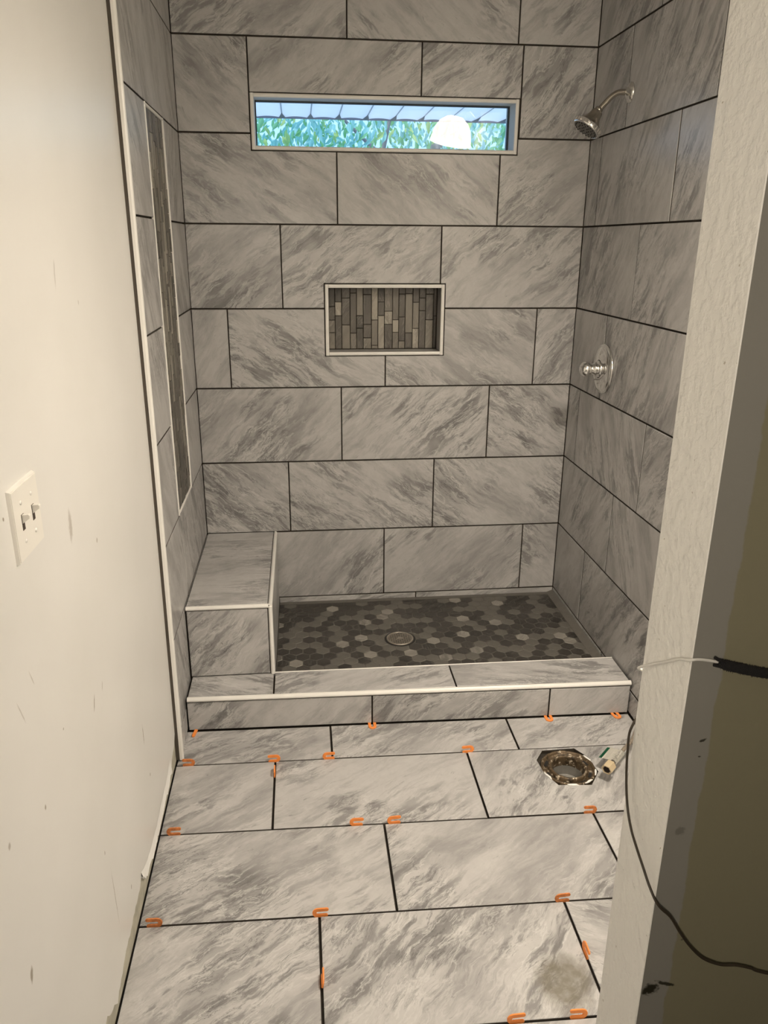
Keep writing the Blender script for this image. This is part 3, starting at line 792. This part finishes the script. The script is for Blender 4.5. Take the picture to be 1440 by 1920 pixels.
# ------------------------------------------------------------------ toilet flange
FC0 = Vector((1.2165, -1.157, 0))
N = NT('rusty_iron'); o_ = N.obj()
c = N.mix(N.ramp(N.noise(o_, 38, 6, .68), (.36, 0.0), (.50, 1.0)), (.028, .019, .010), (.115, .078, .042))
c = N.mix(N.ramp(N.noise(o_, 60, 5, .7), (.56, 0.0), (.64, 1.0)), c, (.62, .54, .42))
N.base(c); N.rough(.42); N.b.inputs['Metallic'].default_value = .35; N.bump(N.noise(o_, 90, 5, .65), .6, .004); M['rust'] = N.m
fl = thing('toilet_flange', 'rusty iron toilet flange sunk in an eight-sided hole in the floor tile', 'toilet flange', tuple(FC0 - Vector((0, 0, .009))))
def wob(me, amp, sc):
    for v in me.vertices:
        v.co += Vector((noise.noise(v.co * sc), noise.noise(v.co * sc + Vector((9, 0, 0))), noise.noise(v.co * sc + Vector((0, 7, 0))))) * amp
    return me
def lring(name, prof, mat, amp=.0015):
    bm = bmesh.new(); lathe_bm(bm, prof, 72)
    me = wob(fin(bm, name, True), amp, 60.0)
    return link(name, me, mat, fl, Matrix.Translation(FC0))
lring('outer_ring', [(.085, -.010), (.0855, -.001), (.083, .0025), (.079, .0025), (.077, -.004), (.074, -.007), (.066, -.009), (.060, -.009)], M['rust'])
lring('inner_collar', [(.062, -.010), (.0605, .001), (.057, .0045), (.0525, .003), (.0505, -.004), (.0500, -.028), (.0498, -.060)], M['rust'], .0012)
lring('pipe_wall', [(.0496, -.030), (.0490, -.034), (.0490, -.09)], plain('grey_pipe', (.20, .19, .17), .6, var=.2), .0004)
bm = bmesh.new(); bmesh.ops.create_circle(bm, cap_ends=True, segments=40, radius=.049)
bmesh.ops.translate(bm, verts=bm.verts, vec=FC0 + Vector((0, 0, -.062))); link('pipe_plug', fin(bm, 'pipe_plug'), plain('grey_plug', (.26, .25, .225), .55, var=.2, vscale=40), fl)
bm = bmesh.new(); lathe_bm(bm, [(.110, -.012), (.060, -.013)], 40)
bmesh.ops.translate(bm, verts=bm.verts, vec=FC0); link('bedding', fin(bm, 'bedding'), M['subfloor'], fl)
for (deg, ln) in ((200, 26), (250, 20), (292, 24), (330, 22), (20, 20), (75, 22), (150, 24)):      # bolt slots
    bm = bmesh.new(); k0 = math.radians(deg - ln / 2); A = []; B = []
    for i in range(7):
        a = k0 + math.radians(ln) * i / 6
        A.append(bm.verts.new((.0645 * math.cos(a), .0645 * math.sin(a), -.0072))); B.append(bm.verts.new((.0735 * math.cos(a), .0735 * math.sin(a), -.0058)))
    for i in range(6): bm.faces.new((A[i], B[i], B[i + 1], A[i + 1]))
    bmesh.ops.translate(bm, verts=bm.verts, vec=FC0); link('bolt_slot', fin(bm, 'bolt_slot'), M['black'], fl)
for k, deg in enumerate((205, 262, 300, 338, 28)):                       # caulk crumbs round the broken edge
    a = math.radians(deg); c0 = FC0 + Vector((.084 * math.cos(a), .084 * math.sin(a), .001))
    bm = bmesh.new(); tdir = Vector((-math.sin(a), math.cos(a), 0))
    tube_bm(bm, [c0 + tdir * t + Vector((0, 0, .002 * math.sin(t * 300))) for t in (-.018, -.010, 0, .009, .017)], lambda t: .0015 + .0022 * math.sin(math.pi * t), 7)
    link('caulk_crumb', wob(fin(bm, 'caulk_crumb', True), .001, 150), M['plaster'], fl)

# ------------------------------------------------------------------ supply hose with tag
nut = Vector((1.318, -1.226, .046)); hd = Vector((.135, .125, .016)).normalized()
hose = thing('supply_hose', 'water supply hose with beige nut and white paper tag beside the toilet flange', 'supply hose', (1.40, -1.15, 0))
hp_ = [nut + hd * .012, nut + hd * .06, nut + hd * .11, nut + hd * .17, Vector((W - .03, -1.035, .085)), Vector((W + .0, -1.020, .10))]
tube('braided_hose', hp_, .0062, plain('braided_steel', (.36, .31, .25), .4, .5, var=.3, vscale=200), hose, 12, 6)
nf = axis_frame(nut, -hd) @ Matrix.Scale(.92, 4)
M['beige'] = plain('beige_nut', (.56, .45, .29), .45)
lathe('coupling_nut', [(.011, -.017), (.0185, -.016), (.0192, -.012), (.0192, .015), (.0178, .0175), (.0142, .0175), (.0134, .014), (.0134, -.006), (.0, -.006)], M['beige'], hose, nf, 6, smooth=False)
lathe('nut_bore', [(.0112, .0165), (.0110, -.003), (.0, -.003)], M['slot'], hose, nf, 20)
lathe('ferrule', [(.0075, .0), (.0090, .003), (.0090, .016), (.0070, .018)], M['nickel'], hose, axis_frame(nut + hd * .012, hd), 16)
# tag folded over the hose, printed band along one edge
N = NT('printed_tag'); o_ = N.obj(); sp_ = N.n('ShaderNodeSeparateXYZ'); N.put(sp_.inputs[0], o_)
green = N.ramp(N.math('MULTIPLY', N.math('SUBTRACT', sp_.outputs[1], .0365), 900.0), (0.0, 0.0), (1.0, 1.0))
lines = N.math('MULTIPLY', N.ramp(N.noise(N.vm('MULTIPLY', o_, (500, 130, 1)), 1.0, 2, .5), (.52, 0), (.58, .55)), N.ramp(N.math('ABSOLUTE', sp_.outputs[1]), (.010, 1.0), (.011, 0.0)))
c = N.mix(lines, (.86, .83, .75), (.35, .33, .28))
c = N.mix(N.ramp(N.vm('LENGTH', N.vm('SUBTRACT', o_, (.016, .013, 0))), (.0022, 1.0), (.004, 0.0)), c, (.10, .08, .06))
N.base(N.mix(green, c, (.015, .16, .075))); N.rough(.5); M['tag'] = N.m
side = hd.cross(Vector((0, 0, 1))).normalized() * -1; upv = side.cross(hd) * -1
if upv.z < 0: upv = -upv
bm = bmesh.new(); nu = 10; G = []
for k in range(nu + 1):
    t = k / nu
    s = -.011 + t * .058
    w = .0085 - (max(0, s) * .28) - (.012 * (max(0, -s) / .011) ** 2)
    G.append([bm.verts.new((L_, s, w)) for L_ in (.026, .086)])
    if k: bm.faces.new((G[k - 1][0], G[k - 1][1], G[k][1], G[k][0]))
bmesh.ops.solidify(bm, geom=bm.faces[:], thickness=.0005)
mwt = Matrix(((hd.x, side.x, upv.x, nut.x), (hd.y, side.y, upv.y, nut.y), (hd.z, side.z, upv.z, nut.z), (0, 0, 0, 1)))
link('paper_tag', fin(bm, 'paper_tag', True), M['tag'], hose, mwt)

# ------------------------------------------------------------------ cords on the partition
tag_cord = [(1.00, YP1 + .010, .93), (.915, YP1 + .008, .905), (.8895, YP1 + .002, .880), (.8845, -2.195, .845), (.8830, -2.206, .80), (.8820, -2.222, .765), (.8815, -2.243, .742), (.8815, -2.268, .728), (.8820, -2.290, .717),
            (.8850, -2.312, .700), (.893, -2.327, .682), (.912, -2.330, .662), (.930, -2.330, .632), (.950, -2.328, .602), (.975, -2.327, .574), (1.005, -2.325, .556), (1.03, -2.325, .552), (1.055, -2.325, .543), (1.09, -2.324, .526), (1.30, -2.322, .45)]
cord = tube('power_cord', tag_cord, .0019, plain('brown_black_cord', (.045, .034, .022), .5), None, 10, 8)
cord['label'] = 'thin dark brown cord hanging round the white partition edge and off to the right'; cord['category'] = 'cord'
ww = tube('white_wire', [(.96, YP1 + .006, .955), (.905, YP1 + .006, .972), (.8885, YP1 + .001, .980), (.8870, -2.200, .990), (.8895, -2.230, 1.012), (.8900, -2.262, 1.034), (.8895, -2.292, 1.055), (.890, -2.316, 1.067), (.899, -2.3195, 1.0695), (.915, -2.320, 1.0672), (.931, -2.321, 1.0640)],
          .0020, plain('white_wire_jacket', (.74, .72, .67), .4), None, 10, 8)
ww['label'] = 'white wire pulled round the partition edge, tied to a black fuzzy cord'; ww['category'] = 'wire'
fz = thing('fuzzy_cord', 'thick black fuzzy cord on the dark wall at the right edge', 'cord', (.96, -2.325, 1.05))
fp = [Vector(p) for p in ((.925, -2.3235, 1.0655), (.935, -2.3245, 1.0620), (.955, -2.325, 1.0565), (.98, -2.325, 1.0500), (1.02, -2.325, 1.041), (1.10, -2.325, 1.022), (1.25, -2.325, .99))]
sp_ = smooth_path(fp, 10)
bm = bmesh.new(); tube_bm(bm, sp_, lambda t: .0042 + .0024 * min(1, t * 6), 12)
me = wob(fin(bm, 'core', True), .0008, 400)
M['fuzz'] = plain('black_chenille', (.010, .009, .009), .95)
link('core', me, M['fuzz'], fz)
bm = bmesh.new()
for i in range(900):
    t = random.random() ** 1.4 * (len(sp_) - 2); k = int(t); p = sp_[k].lerp(sp_[k + 1], t - k)
    d = Vector((random.gauss(0, .25), random.gauss(0, 1), random.gauss(0, 1))).normalized()
    r = .0042 + .0024 * min(1, t / 10)
    if (p + d * r).y > YP0 - .001: continue
    b0 = p + d * (r * .8); b1 = p + d * (r + random.uniform(.0008, .0024)) + Vector((random.uniform(-.001, .001), 0, 0))
    s = Vector((.0008, 0, .0003))
    vv = [bm.verts.new(q) for q in (b0 - s, b0 + s, b0 + d.cross(s).normalized() * .0008, b1)]
    for q in ((0, 1, 3), (1, 2, 3), (2, 0, 3)): bm.faces.new([vv[j] for j in q])
link('fuzz', fin(bm, 'fuzz'), M['fuzz'], fz, kind='stuff')
for dz in (.0035, -.0035):
    tube('end_strand', [(.933, -2.3245, 1.0625 + dz), (.924, -2.324, 1.0655 + dz * 1.2), (.9185, -2.3235, 1.0680 + dz * 1.5)], .0022, M['fuzz'], fz, 8, 4)

# ------------------------------------------------------------------ orange tile spacers
def spacer_mesh(L=.040, H=.0275, leg=.0098, t=.0034):
    pts = []
    R = H / 2; ri = R - leg
    for i in range(13):                      # outer round at +x end
        a = -math.pi / 2 + math.pi * i / 12; pts.append((L / 2 - R + R * math.cos(a), R + R * math.sin(a)))
    def tip(xe, zc):
        return [(xe + leg / 2 * math.cos(a), zc + leg / 2 * math.sin(a)) for a in [math.pi / 2 + math.pi * i / 6 for i in range(7)]]
    pts += tip(-L / 2 + leg / 2, H - leg / 2)
    for i in range(7):
        a = math.pi / 2 - math.pi * i / 6; pts.append((L / 2 - R + ri * math.cos(a), R + ri * math.sin(a)))
    pts += tip(-L / 2 + leg / 2 + .002, leg / 2)
    bm = bmesh.new(); A = [bm.verts.new((x, -t / 2, z)) for x, z in pts]; f = bm.faces.new(A)
    r = bmesh.ops.extrude_face_region(bm, geom=[f])
    bmesh.ops.translate(bm, verts=[g for g in r['geom'] if isinstance(g, bmesh.types.BMVert)], vec=(0, t, 0))
    bmesh.ops.bevel(bm, geom=[e for e in bm.edges if abs(e.verts[0].co.y - e.verts[1].co.y) < 1e-6], offset=.0005, segments=1, affect='EDGES')
    return fin(bm, 'tile_spacer')
SPM = spacer_mesh(); SPM2 = SPM.copy(); SPM.materials.append(M['orange']); SPM2.materials.append(M['orange_dirty'])
def spacer(label, x, y, yaw=0, flip=False, dirty=False, lean=0, flat=False, z=-.004, pitch=0, scale=1.0):
    o = bpy.data.objects.new('tile_spacer', SPM2 if dirty else SPM); COL.objects.link(o)
    m = Matrix.Translation((x, y, z)) @ Matrix.Rotation(math.radians(yaw + (180 if flip else 0)), 4, 'Z')
    if flat: m = m @ Matrix.Translation((0, 0, .0021)) @ Matrix.Rotation(math.radians(-90), 4, 'X') @ Matrix.Translation((0, 0, -.01375))
    else: m = m @ Matrix.Rotation(math.radians(lean), 4, 'X') @ Matrix.Rotation(math.radians(pitch), 4, 'Y')
    o.matrix_basis = m @ Matrix.Scale(scale, 4)
    o['label'] = label; o['category'] = 'tile spacer'; o['group'] = 'orange tile spacers in the floor joints'
SP = [  # px centre-derived floor positions
    ('dirty orange spacer at the left wall in the first joint before the curb', .026, yl(1, .03), 0, False, True, 0, False),
    ('orange spacer over the tee joint, left of middle in the first joint', .294, yl(1, .29), 0, False, False, 0, False),
    ('orange spacer with its round end left, below the first row\'s left upright joint', .468, yl(1, .47), 0, True, False, 0, False),
    ('orange spacer in the first joint just left of the toilet flange', .918, yl(1, .92), 0, False, False, 0, False),
    ('orange spacer lying flat under the curb\'s left face joint', .622, -.876, -90, False, False, 0, True),
    ('orange spacer lying flat under the curb\'s right face joint', 1.237, -.892, -90, False, False, 0, True),
    ('orange spacer lying flat at the curb\'s right end', 1.478, -.898, -80, False, False, 0, True),
    ('orange spacer seen edge-on in the short upright joint near the left wall', .2975, -1.098, 90, False, False, 0, False),
    ('dirty orange spacer at the left wall in the second joint', .026, yl(2, .03), 0, True, True, 0, False),
    ('left of the two orange spacers near the middle of the second joint', .534, yl(2, .53), 0, True, False, 0, False),
    ('right of the two orange spacers near the middle of the second joint', .642, yl(2, .64), 0, True, False, 0, False),
    ('mortar-smeared orange spacer below the toilet flange', 1.212, yl(2, 1.21), 0, False, True, 0, False),
    ('dirty orange spacer at the left wall in the third joint', .024, yl(3, .03), 0, False, True, 0, False),
    ('orange spacer over the tee in the middle of the third joint', .424, yl(3, .42), 0, True, False, 0, False),
    ('dirty orange spacer near the right end of the third joint', 1.030, yl(3, 1.03), 0, True, True, 0, False),
    ('orange spacer leaning out of the front upright joint', .4212, -1.832, 90, True, False, -10, False),
    ('orange spacer standing in the upright joint beside the grey splash', 1.0335, -1.818, 90, False, False, 6, False),
    ('left of the two orange spacers in the nearest joint', .829, yl(4, .83), 0, True, False, 0, False),
    ('right of the two orange spacers in the nearest joint', .963, yl(4, .96), 0, False, False, 0, False)]
for s in SP: spacer(*s, z=(0.0 if s[7] else -.004), pitch=(0 if s[7] else random.uniform(-3, 3)))

bm = bmesh.new(); pts = [(-.013, -.0052), (-.013, .0052)] + [(.0105 + .0052 * math.cos(a), .0052 * math.sin(a)) for a in [math.pi / 2 - math.pi * k / 8 for k in range(9)]]
A = [bm.verts.new((x, y, 0)) for x, y in pts]; f = bm.faces.new(A); r = bmesh.ops.extrude_face_region(bm, geom=[f])
bmesh.ops.translate(bm, verts=[g for g in r['geom'] if isinstance(g, bmesh.types.BMVert)], vec=(0, 0, .0034))
stub = link('tile_spacer', fin(bm, 'spacer_stub'), M['orange'], None, Matrix.Translation((.027, -.870, .0065)) @ Matrix.Rotation(math.radians(-112), 4, 'Z') @ Matrix.Rotation(math.radians(22), 4, 'Y'))
stub['label'] = "broken orange spacer leg lying under the curb's left end"; stub['category'] = 'tile spacer'; stub['group'] = 'orange tile spacers in the floor joints'

# ------------------------------------------------------------------ lamp on the right wall (out of frame, lights the room)
LC = Vector((1.37, -1.80, 2.20)); LD = Vector((-.18, .02, -.98)).normalized()
lamp = thing('wall_lamp', 'frosted wall lamp on the right wall above the toilet flange', 'lamp', tuple(LC))
lf = axis_frame(LC, LD)
box('back_plate', W - .02, W - .0005, LC.y - .06, LC.y + .06, LC.z + .02, LC.z + .14, M['nickel'], lamp, .004)
tube('arm', [(W - .015, LC.y, LC.z + .08), (1.46, LC.y, LC.z + .13), (1.42, LC.y, LC.z + .12), tuple(LC - LD * .07)], .009, M['nickel'], lamp)
N = NT('lit_frosted_shade'); N.base((.9, .88, .84)); N.rough(.5); N.b.inputs['Emission Color'].default_value = (*LAMP_COLOR, 1); N.b.inputs['Emission Strength'].default_value = SHADE_STRENGTH
lathe('shade', [(.02, -.085), (.05, -.08), (.085, -.055), (.108, -.02), (.121, .030), (.127, .066), (.123, .066), (.117, .030), (.104, -.018), (.082, -.051), (.05, -.076), (.02, -.08)], N.m, lamp, lf)
N = NT('lit_diffuser'); N.base((.9, .9, .9)); N.b.inputs['Emission Color'].default_value = (*LAMP_COLOR, 1); N.b.inputs['Emission Strength'].default_value = LAMP_STRENGTH
lathe('diffuser', [(.112, .002), (.088, .005), (.055, .007), (.0, .008)], N.m, lamp, lf, 32)

# added unseen fill lamp, brightens the partition's edge and outer face
OC = Vector((.10, -3.75, 1.80)); OD = Vector((.78, .52, -.34)).normalized(); of = axis_frame(OC, OD)
olamp = thing('fill_lamp', 'added unseen fill lamp on the left wall of the room outside the doorway', 'lamp', tuple(OC))
box('back_plate', XPL + .0005, .006, OC.y - .05, OC.y + .05, OC.z - .08, OC.z + .08, M['nickel'], olamp, .003)
tube('arm', [(.004, OC.y, OC.z), (.03, OC.y, OC.z), tuple(OC - OD * .05)], .008, M['nickel'], olamp)
lathe('shade', [(.015, -.055), (.05, -.05), (.085, -.01), (.09, .012), (.092, .012), (.087, -.014), (.05, -.055), (.015, -.06)], M['nickel'], olamp, of, 32)
N = NT('fill_diffuser'); N.base((.9, .9, .9)); N.b.inputs['Emission Color'].default_value = (*LAMP_COLOR, 1); N.b.inputs['Emission Strength'].default_value = OUTER_STRENGTH
lathe('diffuser', [(.084, .004), (.06, .020), (.03, .028), (.0, .030)], N.m, olamp, of, 32)

# ================================================================== OUTDOORS, through the window
box('ground', -12, 16, .18, 30, -.6, -.5, plain('pale_patio_ground', (.50, .50, .47), .9, var=.3, vscale=2), None, kind='structure')
roof = thing('patio_roof', 'pale corrugated patio roof seen from below through the window', 'roof', (1.5, 2.5, 2.62))
M['pan'] = plain('roof_panel_white', (.84, .86, .88), .55); M['seam'] = plain('rib_hollow_dark', (.10, .11, .13), .6)
EY, EZ, pw_ = 4.78, 2.632, .2535
x = .056 - pw_ * 9
for i in range(26):
    bm = bmesh.new(); A = []
    for yy in (.175, EY):
        A.append([bm.verts.new((x + pw_ * k / 10, yy, EZ + .030 * (1 - (2 * k / 10 - 1) ** 2) * .45)) for k in range(11)])
    for k in range(10): bm.faces.new((A[0][k], A[0][k + 1], A[1][k + 1], A[1][k]))
    bmesh.ops.solidify(bm, geom=bm.faces[:], thickness=-.012)
    link('roof_panel', fin(bm, 'roof_panel'), M['pan'], roof)
    bm = bmesh.new()
    q0 = [bm.verts.new((x + dx_, .175, EZ + dz_)) for dx_, dz_ in ((-.006, .0), (.006, .0), (0, .02))]; q1 = [bm.verts.new((x + dx_, EY, EZ + dz_)) for dx_, dz_ in ((-.006, -.001), (.006, -.001), (0, .02))]
    for k in range(3): bm.faces.new((q0[k], q0[(k + 1) % 3], q1[(k + 1) % 3], q1[k]))
    bm.faces.new(q0); bm.faces.new(q1[::-1]); link('seam', fin(bm, 'seam'), plain('roof_seam', (.42, .45, .5), .6) if i == 0 else bpy.data.materials['roof_seam'], roof)
    bm = bmesh.new()
    tv = [bm.verts.new((x + dx_, yy, EZ - dz_)) for dz_ in (.002, .006) for dx_, yy in ((-.036, EY + .008), (.036, EY + .008), (0, EY - .30))]
    bm.faces.new(tv[:3]); bm.faces.new(tv[3:])
    for k in range(3): bm.faces.new((tv[k], tv[(k + 1) % 3], tv[3 + (k + 1) % 3], tv[3 + k]))
    link('rib_hollow_shade', fin(bm, 'rib_hollow_shade'), M['seam'], roof)  # dark wedge: shade of the hollow rib end put into shape and colour
    x += pw_
box('fascia', -2.3, 4.4, EY + .012, EY + .022, EZ - .004, EZ + .05, plain('fascia_blue_grey', (.10, .12, .16), .6), roof)
# tree with hanging leaves
def leaf_mat(name, col, tr):
    N = NT(name); N.base(N.mix(N.noise(N.obj(), 8, 2, .5), tuple(c * .75 for c in col), col)); N.rough(.5)
    d = N.n('ShaderNodeBsdfTranslucent'); d.inputs[0].default_value = (*tr, 1)
    mx = N.n('ShaderNodeMixShader'); mx.inputs[0].default_value = .45
    N.t.links.new(N.b.outputs[0], mx.inputs[1]); N.t.links.new(d.outputs[0], mx.inputs[2])
    N.t.links.new(mx.outputs[0], N.t.nodes['Material Output'].inputs[0]); return N.m
LM_ = [leaf_mat('leaf_green', (.27, .60, .34), (.38, .70, .30)), leaf_mat('leaf_blue_green', (.38, .74, .76), (.45, .78, .70)), leaf_mat('leaf_lime', (.60, .76, .30), (.66, .80, .32))]
tree = thing('tree', 'broad leafy tree outside the window beyond the patio roof', 'tree', (2.2, 8.2, -.5))
bark = plain('grey_bark', (.30, .28, .30), .85, var=.2)
tube('trunk', [(2.3, 8.9, -.5), (2.25, 8.8, 1.2), (2.3, 8.6, 2.4), (2.5, 8.5, 3.4), (2.6, 8.4, 4.6)], lambda t: .13 - .07 * t, bark, tree)
for b in ([(2.3, 8.6, 2.3), (1.6, 8.0, 2.62), (1.1, 7.6, 2.95), (.7, 7.3, 3.3)], [(1.55, 8.0, 2.62), (1.62, 7.8, 3.0), (1.68, 7.7, 3.3)], [(2.4, 8.5, 2.9), (3.2, 8.0, 3.3), (4.2, 7.9, 3.5)], [(2.3, 8.7, 2.2), (.9, 8.4, 2.5), (.1, 8.2, 2.7)]):
    tube('branch', b, lambda t: .032 - .018 * t, bark, tree)
def leaf_verts(L, w):
    return [(0, 0, 0), (w * .5, .012, -L * .3), (w * .36, .02, -L * .65), (0, 0, -L), (-w * .36, .02, -L * .65), (-w * .5, .012, -L * .3), (0, -.01, -L * .4)]
LFc = [(0, 1, 6), (1, 2, 6), (2, 3, 6), (3, 4, 6), (4, 5, 6), (5, 0, 6)]
lm = []
for k in range(3):
    me = bpy.data.meshes.new('leaf'); me.from_pydata(leaf_verts(.14, .055), [], LFc); me.materials.append(LM_[k])
    for p_ in me.polygons: p_.use_smooth = True
    lm.append(me)
def lrot(): return Matrix.Rotation(random.uniform(0, 6.28), 4, 'Z') @ Matrix.Rotation(random.gauss(0, .45), 4, 'X') @ Matrix.Rotation(random.gauss(0, .5), 4, 'Y')
def hole_there(x, y, z): return False
for i in range(280):
    yy = random.uniform(6.9, 7.4); xx = random.uniform(-.2, 3.4); zz = random.uniform(2.55, 3.1)
    m = Matrix.Translation((xx, yy, zz)) @ lrot() @ Matrix.Scale(random.uniform(.7, 1.3), 4)
    link('leaf', lm[random.choices((0, 1, 2), (5, 6, 2))[0]], None, tree, m)
vv, ff, mi_ = [], [], []
for i in range(5200):
    yy = random.uniform(7.4, 9.6); xx = random.uniform(-1.5, 5.0); zz = random.uniform(1.9, 4.4)
    m = Matrix.Translation((xx, yy, zz)) @ lrot() @ Matrix.Scale(random.uniform(.7, 1.4), 4); b0 = len(vv)
    vv += [tuple(m @ Vector(q)) for q in leaf_verts(.13, .05)]; ff += [tuple(b0 + j for j in t) for t in LFc]; mi_ += [random.choices((0, 1, 2), (5, 6, 1))[0]] * 6
me = bpy.data.meshes.new('foliage'); me.from_pydata(vv, [], ff)
for m in LM_: me.materials.append(m)
me.polygons.foreach_set('material_index', mi_); me.update()
link('foliage', me, None, tree, kind='stuff')
